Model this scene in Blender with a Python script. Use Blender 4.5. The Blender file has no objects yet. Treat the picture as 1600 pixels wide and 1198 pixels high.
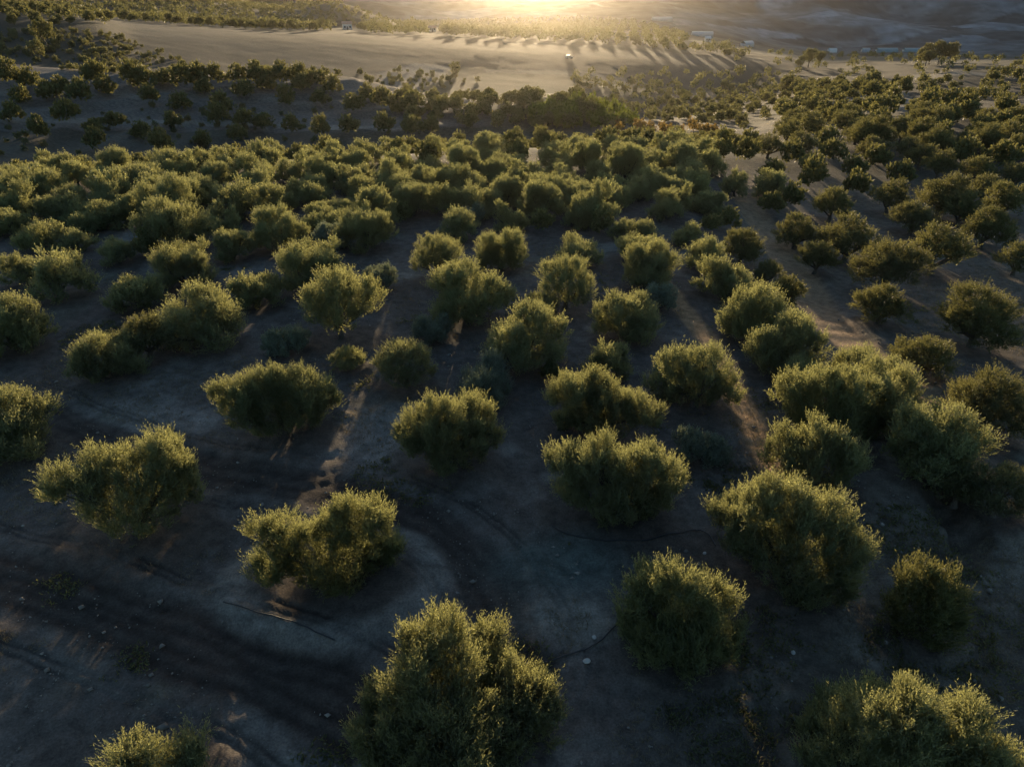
import bpy, bmesh, math, random
import numpy as np

# ------------------------------------------------------------------ camera, sky, sun, exposure
scene = bpy.context.scene
col = scene.collection
FPX, W0, H0 = 1142.0, 1600.0, 1198.0
PITCH = math.radians(30.0)
CAM_H = 18.0
SUN_EL, SUN_AZ = math.radians(3.8), math.radians(1.7)
cam_d = bpy.data.cameras.new('camera')
cam = bpy.data.objects.new('camera', cam_d); col.objects.link(cam)
cam.location = (0, 0, CAM_H); cam.rotation_euler = (math.pi/2 - PITCH, 0, 0)
cam_d.sensor_width = 36; cam_d.lens = 36*FPX/W0
cam_d.clip_start = 0.5; cam_d.clip_end = 40000
scene.camera = cam

world = bpy.data.worlds.new('World'); scene.world = world; world.use_nodes = True
wt = world.node_tree; wt.nodes.clear()
sky = wt.nodes.new('ShaderNodeTexSky'); sky.sky_type = 'NISHITA'; sky.sun_disc = False
sky.sun_elevation = SUN_EL; sky.sun_rotation = SUN_AZ
sky.air_density = 1.0; sky.dust_density = 1.0; sky.ozone_density = 2.3
bg = wt.nodes.new('ShaderNodeBackground'); bg.inputs['Strength'].default_value = 0.15
wo = wt.nodes.new('ShaderNodeOutputWorld')
wt.links.new(sky.outputs[0], bg.inputs[0]); wt.links.new(bg.outputs[0], wo.inputs[0])

sd = bpy.data.lights.new('sun', 'SUN'); sd.energy = 3.5; sd.angle = math.radians(0.53); sd.color = (1.0, 0.76, 0.46)
sun = bpy.data.objects.new('sun', sd); col.objects.link(sun)
sun.rotation_euler = (math.pi/2 - SUN_EL, 0, math.pi - SUN_AZ)
sun.location = (0, 0, 60)

vs = scene.view_settings
vs.view_transform = 'Standard'; vs.look = 'None'; vs.exposure = 1.38; vs.gamma = 1.0
vs.use_curve_mapping = False
scene.cycles.max_bounces = 6; scene.cycles.transparent_max_bounces = 4
scene.cycles.volume_bounces = 0
HAZE_DENSITY, HAZE_G = 0.00005, 0.93

# ------------------------------------------------------------------ helpers
rng = np.random.default_rng(7)
SP, CP = math.sin(PITCH), math.cos(PITCH)

def ray(px, py):
    u = (np.asarray(px, float) - W0/2)/FPX; v = (H0/2 - np.asarray(py, float))/FPX
    d = np.stack([u, CP + v*SP, -SP + v*CP], -1)
    return d/np.linalg.norm(d, axis=-1, keepdims=True)

def project(P):
    P = np.asarray(P, float)
    x, y, z = P[..., 0], P[..., 1], P[..., 2] - CAM_H
    dep = y*CP - z*SP; up = y*SP + z*CP
    dep = np.where(dep < 0.1, 0.1, dep)
    return W0/2 + FPX*x/dep, H0/2 - FPX*up/dep, dep

def _hash(ix, iy, s):
    h = (ix.astype(np.int64)*374761393 + iy.astype(np.int64)*668265263 + s*1442695041) & 0xFFFFFFFF
    h = ((h ^ (h >> 13))*1274126177) & 0xFFFFFFFF
    return ((h ^ (h >> 16)) & 0xFFFF)/65535.0

def vnoise(x, y, s=0):
    ix, iy = np.floor(x), np.floor(y)
    fx, fy = x - ix, y - iy
    fx = fx*fx*(3 - 2*fx); fy = fy*fy*(3 - 2*fy)
    a = _hash(ix, iy, s); b = _hash(ix+1, iy, s); c = _hash(ix, iy+1, s); d = _hash(ix+1, iy+1, s)
    return (a*(1-fx) + b*fx)*(1-fy) + (c*(1-fx) + d*fx)*fy

def fbm(x, y, octv=4, s=0):
    t = 0; a = 0.5; n = 0
    for o in range(octv):
        t = t + a*(vnoise(x, y, s+o*17) - 0.5); n += a*0.5; a *= 0.5
        x, y = x*2.03 + 11.3, y*2.03 - 7.1
    return t/n

def sstep(a, b, x):
    t = np.clip((x - a)/(b - a), 0, 1); return t*t*(3 - 2*t)

# ------------------------------------------------------------------ terrain: ridge and valley lines give the profile of the land
def plain_z(x, y):
    D = np.hypot(x, y); az = np.arctan2(x, y)
    z = -0.035*np.clip(y, -30, 400)
    return z - 3.0*sstep(0.16, 0.50, az)*sstep(25, 75, D)*(az < 1.9)

def hit_fn(fn, px, py, up=0.0, far=9000.0):
    d = ray(px, py); h = math.hypot(d[0], d[1])
    D = np.geomspace(4, far, 1600)
    x, y = d[0]/h*D, d[1]/h*D
    z = CAM_H + d[2]/h*D
    below = z <= fn(x, y) + up
    if not below.any(): return None
    i = int(np.argmax(below))
    if i == 0: D0 = D[0]
    else:
        lo, hi = D[i-1], D[i]
        Ds = np.linspace(lo, hi, 30)
        b = (CAM_H + d[2]/h*Ds) <= fn(d[0]/h*Ds, d[1]/h*Ds) + up
        D0 = Ds[int(np.argmax(b))]
    x, y = d[0]/h*D0, d[1]/h*D0
    return np.array([x, y, CAM_H + d[2]/h*D0])

AZG = np.radians(np.linspace(-180, 180, 1441))
edge_px = [(-400, 303), (0, 280), (300, 265), (600, 246), (800, 236), (1000, 234), (1180, 238), (1300, 205), (1450, 190), (1600, 186), (2000, 186)]
E = []
for x, y in edge_px:
    p = hit_fn(plain_z, x, y); E.append((x, y, math.hypot(p[0], p[1])))
LINES = [
    E,
    [(-400, 320, 108), (0, 298, 110), (300, 283, 114), (600, 262, 122), (800, 250, 128), (1000, 244, 130), (1180, 240, 136), (1300, 198, 168), (1450, 176, 180), (1600, 172, 180), (2000, 172, 180)],
    [(-400, 250, 128), (0, 243, 130), (300, 240, 133), (600, 225, 139), (800, 214, 144), (1000, 211, 147), (1180, 212, 158), (1300, 180, 192), (1450, 168, 200), (1600, 166, 200), (2000, 166, 200)],
    [(-400, 170, 160), (0, 175, 160), (300, 178, 160), (600, 180, 160), (720, 172, 161), (800, 165, 163), (860, 154, 167), (920, 174, 163), (1000, 200, 167), (1180, 198, 195), (1300, 160, 230), (1450, 152, 235), (1600, 152, 235), (2000, 152, 235)],
    [(-400, 90, 190), (0, 99, 190), (200, 113, 188), (400, 114, 186), (560, 121, 184), (640, 142, 182), (720, 152, 181), (800, 151, 181), (860, 143, 181), (920, 160, 183), (1000, 190, 192), (1180, 182, 240), (1300, 140, 290), (1420, 126, 300), (1490, 110, 300), (1600, 118, 300), (2000, 118, 300)],
    [(-400, 105, 225), (0, 116, 225), (200, 146, 225), (400, 149, 225), (560, 158, 225), (640, 174, 225), (860, 182, 226), (1000, 197, 240), (1180, 162, 300), (1300, 130, 350), (1450, 132, 360), (1600, 130, 360), (2000, 130, 360)],
    [(-400, 92, 255), (0, 97, 255), (180, 108, 258), (400, 124, 262), (600, 136, 266), (700, 122, 298), (860, 126, 308), (1000, 140, 322), (1180, 142, 370), (1300, 118, 430), (1450, 110, 450), (1600, 106, 450), (2000, 106, 450)],
    [(-400, 10, 400), (0, 25, 325), (150, 34, 330), (200, 45, 355), (400, 58, 363), (800, 80, 376), (1000, 92, 399), (1130, 106, 418), (1300, 106, 500), (1450, 99, 540), (1600, 96, 540), (2000, 96, 540)],
    [(-400, 0, 620), (0, 10, 560), (185, 27, 570), (400, 42, 580), (640, 50, 600), (800, 52, 600), (1000, 56, 600), (1100, 66, 610), (1300, 92, 650), (1600, 93, 650), (2000, 93, 650)],
    [(-400, -20, 850), (0, -12, 800), (185, 3, 800), (350, 13, 820), (440, 22, 880), (640, 42, 920), (800, 38, 920), (1000, 30, 920), (1060, 40, 900), (1200, 70, 900), (1300, 85, 900), (1600, 88, 900), (2000, 88, 900)],
    [(-400, -50, 1300), (0, -45, 1300), (350, -15, 1300), (440, -4, 1300), (640, 6, 1300), (800, 8, 1300), (1000, 4, 1300), (1060, 6, 1300), (1200, 18, 1300), (1600, 28, 1300), (2000, 28, 1300)],
    [(-400, -120, 1900), (400, -105, 1900), (700, -84, 1900), (1000, -84, 1900), (1300, -130, 1900), (1600, -150, 1900), (2000, -150, 1900)],
    [(-400, -64, 2700), (2000, -64, 2700)],
    [(-400, -62, 4000), (2000, -62, 4000)],
]
KD, KZ = [], []
gk = np.exp(-np.linspace(-2.2, 2.2, 11)**2); gk /= gk.sum()
for L in LINES:
    a, d, z = [], [], []
    for (x, y, D) in L:
        r_ = ray(x, y); a.append(math.atan2(r_[0], r_[1])); d.append(D)
        z.append(CAM_H + D*r_[2]/math.hypot(r_[0], r_[1]))
    a, d, z = np.array(a), np.array(d), np.array(z)
    a = np.concatenate([a, [math.pi, a[0] + 2*math.pi]]); d = np.append(d, [0.5*(d[0]+d[-1]), d[0]]); z = np.append(z, [0.5*(z[0]+z[-1]), z[0]])
    a = np.concatenate([[a[-2]-2*math.pi], a]); d = np.concatenate([[d[-2]], d]); z = np.concatenate([[z[-2]], z])
    dd, zz = np.interp(AZG, a, d), np.interp(AZG, a, z)
    pad = 5
    sm = lambda q: np.convolve(np.concatenate([q[-pad-1:-1], q, q[1:pad+1]]), gk, 'valid')
    KD.append(sm(dd)); KZ.append(sm(zz))

def far_z(az, D):
    n = az.shape[0]
    kd = [np.interp(az, AZG, q) for q in KD]; kz = [np.interp(az, AZG, q) for q in KZ]
    pz = plain_z(np.sin(az)*kd[0]*0.85, np.cos(az)*kd[0]*0.85)
    kd = [kd[0]*0.85] + kd; kz = [pz] + kz
    K = len(kd); h = [kd[i+1]-kd[i] for i in range(K-1)]; s = [(kz[i+1]-kz[i])/h[i] for i in range(K-1)]
    m = [s[0]]
    for i in range(1, K-1):
        w1, w2 = 2*h[i]+h[i-1], h[i]+2*h[i-1]
        same = s[i-1]*s[i] > 0
        den = np.where(same, w1/np.where(same, s[i-1], 1) + w2/np.where(same, s[i], 1), 1)
        m.append(np.where(same, (w1+w2)/den, 0.0))
    m.append(s[-1])
    z = kz[0].copy()
    for i in range(K-1):
        t = (D - kd[i])/h[i]
        ok = (t >= 0) & (t <= 1) if i < K-2 else (t >= 0)
        t = np.clip(t, 0, 1)
        q = kz[i]*(1+2*t)*(1-t)**2 + h[i]*m[i]*t*(1-t)**2 + kz[i+1]*t*t*(3-2*t) + h[i]*m[i+1]*t*t*(t-1)
        z = np.where(ok, q, z)
    return z, kd[0]

def base_z(x, y):
    x = np.asarray(x, float); y = np.asarray(y, float)
    shp = x.shape; x = x.ravel(); y = y.ravel()
    az, D = np.arctan2(x, y), np.hypot(x, y)
    fz, d0 = far_z(az, D)
    pz = plain_z(x, y)
    z = np.where(D < d0, pz, fz)
    # terraces on the slope across the dip
    tm = sstep(0.02, -0.10, az)*sstep(-1.2, -0.9, az)*sstep(128, 136, D)*sstep(192, 183, D)
    q = z/1.25; fr = q - np.floor(q)
    zt = (np.floor(q) + sstep(0.62, 0.97, fr))*1.25
    z = z + tm*(zt - z)
    # roughness that grows with distance
    z = z + 0.16*fbm(x/7, y/7, 3, 1)*sstep(4, 12, D)
    z = z + fbm(x/28, y/28, 4, 2)*(0.9*sstep(125, 200, D)*sstep(2500, 300, D) - .8*sstep(235, 275, D)*sstep(450, 380, D)*(az < .25))
    z = z + 2.2*fbm(x/90, y/110, 4, 3)*sstep(430, 800, D)
    rid = 1 - np.abs(fbm(x/300, y/300, 5, 4))*2
    z = z + 13*(rid - 0.5)*sstep(880, 1150, D)*sstep(2100, 1600, D) + 5*fbm(x/75, y/75, 5, 8)*sstep(850, 1000, D)*sstep(2100, 1700, D)
    # conical hill
    p = CONE
    r_ = np.hypot(x - p[0], y - p[1])
    z = z + p[2]*np.exp(-(r_/p[3])**1.35)*(0.94 + 0.12*fbm(x/26, y/26, 4, 5))
    z = z + HILL2[2]*np.exp(-((x-HILL2[0])**2 + (y-HILL2[1])**2)/HILL2[3]**2)
    return z.reshape(shp)

def polar(px, py, D):
    r_ = ray(px, py); h = math.hypot(r_[0], r_[1]); return r_[0]/h*D, r_[1]/h*D
CONE = (*polar(531, 30, 640), 17, 40)
HILL2 = (*polar(270, 10, 720), 8, 120)
def ground_hit(px, py, up=0.0): return hit_fn(base_z, px, py, up)

# ground marks given as paths on the plain
def path3(pts):
    P = [hit_fn(plain_z, x, y)[:2] for x, y in pts]
    out = []
    for i in range(len(P)-1):                                    # Catmull-Rom
        p0, p1, p2, p3 = P[max(i-1, 0)], P[i], P[i+1], P[min(i+2, len(P)-1)]
        for t in np.linspace(0, 1, 7)[:-1]:
            out.append(0.5*(2*p1 + (p2-p0)*t + (2*p0-5*p1+4*p2-p3)*t*t + (3*p1-p0-3*p2+p3)*t**3))
    out.append(P[-1]); return np.array(out)

def pdist(x, y, path):
    best = np.full(x.shape, 1e9); side = np.zeros(x.shape); along = np.zeros(x.shape); acc = 0.0
    for a, b in zip(path[:-1], path[1:]):
        ab = b - a; L = math.hypot(*ab) + 1e-9
        t = np.clip(((x-a[0])*ab[0] + (y-a[1])*ab[1])/L**2, 0, 1)
        dx, dy = x - a[0] - ab[0]*t, y - a[1] - ab[1]*t
        d = np.hypot(dx, dy); k = d < best
        best = np.where(k, d, best)
        side = np.where(k, np.sign(ab[0]*dy - ab[1]*dx), side)
        along = np.where(k, acc + t*L, along); acc += L
    return best, side, along

TRACK_A = path3([(-160, 850), (0, 905), (150, 950), (300, 1010), (430, 1060), (560, 1120)])
TRACK_B = path3([(-160, 580), (0, 622), (60, 645), (200, 700), (330, 735), (480, 760), (600, 790), (690, 835), (750, 890), (780, 950), (810, 1040)])
PATH_A = path3([(1015, 415), (1035, 440), (1062, 475), (1100, 525), (1150, 620), (1190, 690), (1225, 760)])
PATH_B = path3([(1150, 262), (1172, 318), (1205, 370), (1255, 440), (1300, 510), (1380, 570), (1450, 640), (1530, 720)])
GULLY = path3([(1430, 700), (1462, 745), (1485, 790), (1508, 830), (1505, 858), (1470, 880), (1425, 925), (1390, 980)])
RING_C = hit_fn(plain_z, 525, 905)[:2]

# ------------------------------------------------------------------ materials
def mat(name):
    m = bpy.data.materials.new(name); m.use_nodes = True
    nt = m.node_tree; nt.nodes.clear()
    out = nt.nodes.new('ShaderNodeOutputMaterial')
    return m, nt, out
def N(nt, t, **kw):
    n = nt.nodes.new(t)
    for k, v in kw.items(): setattr(n, k, v)
    return n

def ground_material():
    m, nt, out = mat('soil')
    b = N(nt, 'ShaderNodeBsdfPrincipled'); b.inputs['Roughness'].default_value = 0.95; b.inputs['Specular IOR Level'].default_value = 0.15
    a = N(nt, 'ShaderNodeAttribute', attribute_name='soil_colour')
    g = N(nt, 'ShaderNodeNewGeometry')
    n1 = N(nt, 'ShaderNodeTexNoise'); n1.inputs['Scale'].default_value = 1.7; n1.inputs['Detail'].default_value = 9; n1.inputs['Roughness'].default_value = 0.68
    n2 = N(nt, 'ShaderNodeTexNoise'); n2.inputs['Scale'].default_value = 14; n2.inputs['Detail'].default_value = 6; n2.inputs['Roughness'].default_value = 0.7
    n3 = N(nt, 'ShaderNodeTexNoise'); n3.inputs['Scale'].default_value = 0.035; n3.inputs['Detail'].default_value = 8; n3.inputs['Roughness'].default_value = 0.62
    for n in (n1, n2, n3): nt.links.new(g.outputs['Position'], n.inputs['Vector'])
    def ramp(src, lo, hi, a0=0.3, a1=0.7):
        r = N(nt, 'ShaderNodeMapRange'); r.inputs[1].default_value = a0; r.inputs[2].default_value = a1
        r.inputs[3].default_value = lo; r.inputs[4].default_value = hi
        nt.links.new(src, r.inputs[0]); return r.outputs[0]
    f = None
    for s in (ramp(n1.outputs[0], 0.55, 1.45), ramp(n2.outputs[0], 0.6, 1.4), ramp(n3.outputs[0], 0.8, 1.2)):
        if f is None: f = s
        else:
            q = N(nt, 'ShaderNodeMath', operation='MULTIPLY'); nt.links.new(f, q.inputs[0]); nt.links.new(s, q.inputs[1]); f = q.outputs[0]
    v = N(nt, 'ShaderNodeVectorMath', operation='SCALE')
    nt.links.new(a.outputs['Color'], v.inputs[0]); nt.links.new(f, v.inputs['Scale'])
    nt.links.new(v.outputs[0], b.inputs['Base Color'])
    bp = N(nt, 'ShaderNodeBump'); bp.inputs['Strength'].default_value = 0.7; bp.inputs['Distance'].default_value = 0.12
    ad = N(nt, 'ShaderNodeMath', operation='ADD'); nt.links.new(n1.outputs[0], ad.inputs[0])
    ml = N(nt, 'ShaderNodeMath', operation='MULTIPLY'); ml.inputs[1].default_value = 0.35; nt.links.new(n2.outputs[0], ml.inputs[0]); nt.links.new(ml.outputs[0], ad.inputs[1])
    nt.links.new(ad.outputs[0], bp.inputs['Height']); nt.links.new(bp.outputs[0], b.inputs['Normal'])
    nt.links.new(b.outputs[0], out.inputs[0]); return m

def leaf_material(name, dark, mid, pale, back, trans, tmix=0.38):
    m, nt, out = mat(name)
    g = N(nt, 'ShaderNodeNewGeometry'); oi = N(nt, 'ShaderNodeObjectInfo')
    cr = N(nt, 'ShaderNodeValToRGB')
    e = cr.color_ramp.elements; e[0].position = 0.0; e[0].color = (*dark, 1); e[1].position = 1.0; e[1].color = (*pale, 1)
    k = e.new(0.55); k.color = (*mid, 1)
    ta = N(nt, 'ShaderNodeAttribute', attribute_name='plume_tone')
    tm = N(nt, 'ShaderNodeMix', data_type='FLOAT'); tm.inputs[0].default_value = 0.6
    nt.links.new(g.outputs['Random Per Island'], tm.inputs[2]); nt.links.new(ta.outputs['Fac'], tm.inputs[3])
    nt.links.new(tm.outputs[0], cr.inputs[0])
    mx = N(nt, 'ShaderNodeMix', data_type='RGBA'); mx.inputs[7].default_value = (*back, 1)
    nt.links.new(g.outputs['Backfacing'], mx.inputs[0]); nt.links.new(cr.outputs[0], mx.inputs[6])
    hs = N(nt, 'ShaderNodeHueSaturation')
    def mr(lo, hi, mul):
        q = N(nt, 'ShaderNodeMath', operation='MULTIPLY'); q.inputs[1].default_value = mul; nt.links.new(oi.outputs['Random'], q.inputs[0])
        q2 = N(nt, 'ShaderNodeMath', operation='FRACT'); nt.links.new(q.outputs[0], q2.inputs[0])
        r = N(nt, 'ShaderNodeMapRange'); r.inputs[3].default_value = lo; r.inputs[4].default_value = hi; nt.links.new(q2.outputs[0], r.inputs[0]); return r.outputs[0]
    nt.links.new(mr(0.482, 0.515, 1), hs.inputs['Hue']); nt.links.new(mr(0.75, 1.1, 7.3), hs.inputs['Saturation']); nt.links.new(mr(0.8, 1.25, 3.7), hs.inputs['Value'])
    nt.links.new(mx.outputs[2], hs.inputs['Color'])
    d = N(nt, 'ShaderNodeBsdfPrincipled'); d.inputs['Roughness'].default_value = 0.6; d.inputs['Specular IOR Level'].default_value = 0.25
    t = N(nt, 'ShaderNodeBsdfTranslucent'); t.inputs[0].default_value = (*trans, 1)
    nt.links.new(hs.outputs[0], d.inputs['Base Color'])
    ms = N(nt, 'ShaderNodeMixShader'); ms.inputs[0].default_value = tmix
    nt.links.new(d.outputs[0], ms.inputs[1]); nt.links.new(t.outputs[0], ms.inputs[2]); nt.links.new(ms.outputs[0], out.inputs[0])
    return m

def plain_material(name, c, rough=0.8, var=0.25, scale=8.0, bump=0.0):
    m, nt, out = mat(name)
    b = N(nt, 'ShaderNodeBsdfPrincipled'); b.inputs['Roughness'].default_value = rough
    tc = N(nt, 'ShaderNodeTexCoord'); n = N(nt, 'ShaderNodeTexNoise'); n.inputs['Scale'].default_value = scale; n.inputs['Detail'].default_value = 6
    nt.links.new(tc.outputs['Object'], n.inputs['Vector'])
    r = N(nt, 'ShaderNodeMapRange'); r.inputs[1].default_value = 0.3; r.inputs[2].default_value = 0.7; r.inputs[3].default_value = 1-var; r.inputs[4].default_value = 1+var
    nt.links.new(n.outputs[0], r.inputs[0])
    v = N(nt, 'ShaderNodeVectorMath', operation='SCALE'); v.inputs[0].default_value = c
    nt.links.new(r.outputs[0], v.inputs['Scale']); nt.links.new(v.outputs[0], b.inputs['Base Color'])
    if bump:
        bp = N(nt, 'ShaderNodeBump'); bp.inputs['Strength'].default_value = bump; bp.inputs['Distance'].default_value = 0.05
        nt.links.new(n.outputs[0], bp.inputs['Height']); nt.links.new(bp.outputs[0], b.inputs['Normal'])
    nt.links.new(b.outputs[0], out.inputs[0]); return m

M_SOIL = ground_material()
M_LEAF = leaf_material('olive_leaf', (.052, .062, .026), (.100, .114, .056), (.165, .182, .104), (.155, .165, .10), (.32, .32, .12), .55)
M_SILVER = leaf_material('silvery_leaf', (.065, .085, .058), (.12, .145, .105), (.19, .215, .16), (.20, .22, .17), (.22, .25, .13))
M_DARK = leaf_material('dark_leaf', (.028, .034, .012), (.060, .064, .024), (.105, .105, .045), (.11, .115, .06), (.21, .20, .065), 0.43)
M_GREEN = leaf_material('reed_leaf', (.05, .075, .014), (.085, .115, .022), (.13, .15, .035), (.11, .13, .035), (.19, .22, .03), 0.45)
M_RUST = leaf_material('autumn_leaf', (.09, .065, .018), (.15, .105, .028), (.20, .15, .05), (.16, .12, .04), (.30, .20, .05), 0.45)
M_DRY = leaf_material('dry_grass_blade', (.12, .095, .05), (.19, .155, .085), (.26, .22, .13), (.19, .16, .09), (.22, .17, .08), 0.3)
M_BARK = plain_material('bark', (.075, .058, .044), 0.9, 0.45, 9.0, 0.8)

# ------------------------------------------------------------------ mesh building
def quads_mesh(name, V, Q, m, smooth=False):
    V = np.ascontiguousarray(V, np.float32); Q = np.ascontiguousarray(Q, np.int32)
    me = bpy.data.meshes.new(name); k = Q.shape[1]
    me.vertices.add(len(V)); me.vertices.foreach_set('co', V.ravel())
    me.loops.add(Q.size); me.loops.foreach_set('vertex_index', Q.ravel())
    me.polygons.add(len(Q)); me.polygons.foreach_set('loop_start', np.arange(0, Q.size, k, dtype=np.int32))
    me.update(calc_edges=True); me.materials.append(m)
    if smooth: me.polygons.foreach_set('use_smooth', np.ones(len(Q), bool))
    return me

def link(name, data, parent=None, **props):
    o = bpy.data.objects.new(name, data); col.objects.link(o)
    if parent is not None: o.parent = parent
    for k, v in props.items(): o[k] = v
    return o

def unit(v): return v/np.maximum(np.linalg.norm(v, axis=-1, keepdims=True), 1e-9)

def leaf_cards(P, ax, L, Wd, r):
    n = len(P)
    s = unit(np.cross(ax, r.normal(size=(n, 3))))
    nrm = np.cross(ax, s)
    L = np.broadcast_to(L, (n,))[:, None]; Wd = np.broadcast_to(Wd, (n,))[:, None]
    V = np.empty((n, 4, 3))
    V[:, 0] = P; V[:, 2] = P + ax*L
    mid = P + ax*L*0.45 + nrm*L*0.06
    V[:, 1] = mid + s*Wd*0.5; V[:, 3] = mid - s*Wd*0.5
    return V.reshape(-1, 3)

def crown_verts(lobes, r, tuft_gap, shoots, leaves, L, Wd, shoot_len, up=1.15, fill=0.16, floor=0.05, spread=0.19, cone=0.19):
    """lobes: (x,y,z,rx,ry,rz) in metres. Tufts of leafy shoots on every lobe surface, some leaves inside."""
    C = np.array([l[:3] for l in lobes]); R = np.array([l[3:] for l in lobes])
    out = []; tone = []
    for i in range(len(lobes)):
        n = max(4, int(4*math.pi*(R[i].mean()**2)/tuft_gap**2))
        d = unit(r.normal(size=(n, 3))); d[:, 2] = np.where(d[:, 2] < -0.55, -d[:, 2], d[:, 2])
        p = C[i] + d*R[i]*r.uniform(0.62, 0.98, (n, 1))
        keep = np.ones(n, bool)
        for j in range(len(lobes)):
            if j != i: keep &= (((p - C[j])/R[j])**2).sum(1) > 0.62
        keep &= p[:, 2] > floor
        p, d = p[keep], d[keep]; n = len(p)
        if n == 0: continue
        td = unit(d*0.55 + np.array([0, 0, up]) + r.normal(size=(n, 3))*0.18)
        tl = shoot_len*r.uniform(0.6, 1.35, n)
        # shoots
        sp = np.repeat(p, shoots, 0) + r.normal(size=(n*shoots, 3))*tuft_gap*spread
        sdv = unit(np.repeat(td, shoots, 0) + r.normal(size=(n*shoots, 3))*cone)
        sl = np.repeat(tl, shoots)*r.uniform(0.55, 1.2, n*shoots)
        t = (np.arange(leaves) + r.uniform(0, 1, (n*shoots, leaves)))/leaves
        lp = sp[:, None] + sdv[:, None]*(t*sl[:, None])[..., None]
        ax = unit(sdv[:, None]*1.15 + r.normal(size=(n*shoots, leaves, 3))*0.45)
        lp = lp.reshape(-1, 3); ax = ax.reshape(-1, 3)
        k = lp[:, 2] > floor*0.5
        out.append(leaf_cards(lp[k], ax[k], L*r.uniform(0.55, 1.4, k.sum()), Wd, r))
        tone.append(np.repeat(np.repeat(np.clip(r.normal(.5, .3, n), 0, 1), shoots*leaves)[k], 4))
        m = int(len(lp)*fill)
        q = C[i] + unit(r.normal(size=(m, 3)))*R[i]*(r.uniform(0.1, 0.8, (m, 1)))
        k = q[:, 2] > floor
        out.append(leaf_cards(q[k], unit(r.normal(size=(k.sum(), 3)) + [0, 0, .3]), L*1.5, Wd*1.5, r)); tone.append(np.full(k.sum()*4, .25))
    return np.concatenate(out), np.concatenate(tone)

def leaf_mesh(name, V, T, m):
    me = quads_mesh(name, V, np.arange(len(V)).reshape(-1, 4), m)
    at = me.attributes.new('plume_tone', 'FLOAT', 'POINT'); at.data.foreach_set('value', np.ascontiguousarray(T, np.float32)); return me

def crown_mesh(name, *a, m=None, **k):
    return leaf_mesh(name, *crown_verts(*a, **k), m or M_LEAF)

def tube(path, rad, seg=7):
    path = np.asarray(path, float); n = len(path); V = []; Q = []
    for i in range(n):
        t = unit(path[min(i+1, n-1)] - path[max(i-1, 0)])
        a = np.cross(t, [0.31, 0.9, 0.27]); a = a/np.linalg.norm(a); b = np.cross(t, a)
        for k in range(seg):
            w = 2*math.pi*k/seg; V.append(path[i] + (a*math.cos(w) + b*math.sin(w))*rad[i])
    for i in range(n-1):
        for k in range(seg):
            Q.append((i*seg+k, i*seg+(k+1) % seg, (i+1)*seg+(k+1) % seg, (i+1)*seg+k))
    V.append(path[-1]); e = len(V)-1
    for k in range(0, seg-1, 2): Q.append(((n-1)*seg+k, (n-1)*seg+k+1, e, e) if False else ((n-1)*seg+k, (n-1)*seg+k+1, (n-1)*seg+(k+2) % seg, e))
    return np.array(V), np.array(Q)

def join(parts):
    V, Q, o = [], [], 0
    for v, q in parts: V.append(v); Q.append(q + o); o += len(v)
    return np.concatenate(V), np.concatenate(Q)

def trunk_mesh(lobes, r, fork, rad, limbs=5):
    parts = []
    f = np.array([r.normal()*0.08, r.normal()*0.08, fork])
    base = np.array([[0, 0, -0.25], [0.02, 0.01, 0.05], f*[.5, .5, .5], f])
    parts.append(tube(base, [rad*1.9, rad*1.45, rad*1.05, rad*1.0], 9))
    idx = r.permutation(len(lobes))[:limbs]
    for i in idx:
        c = np.array(lobes[i][:3]); top = c + [0, 0, lobes[i][5]*0.35]
        mid = f*0.5 + c*0.5 + r.normal(size=3)*0.09*fork + np.array([0, 0, -0.1*(c[2]-f[2])])
        P = np.array([f*[1, 1, .8], f*0.72 + mid*0.28, mid, mid*0.4 + c*0.6, top])
        rr = rad*r.uniform(0.5, 0.75)
        parts.append(tube(P, [rr*1.15, rr, rr*0.72, rr*0.45, rr*0.12], 6))
        for s in range(2):
            e = c + unit(r.normal(size=3) + [0, 0, .4])*np.array(lobes[i][3:])*0.7
            parts.append(tube(np.array([mid, (mid+e)/2 + r.normal(size=3)*0.06, e]), [rr*0.5, rr*0.32, rr*0.08], 5))
    return join(parts)

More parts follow.
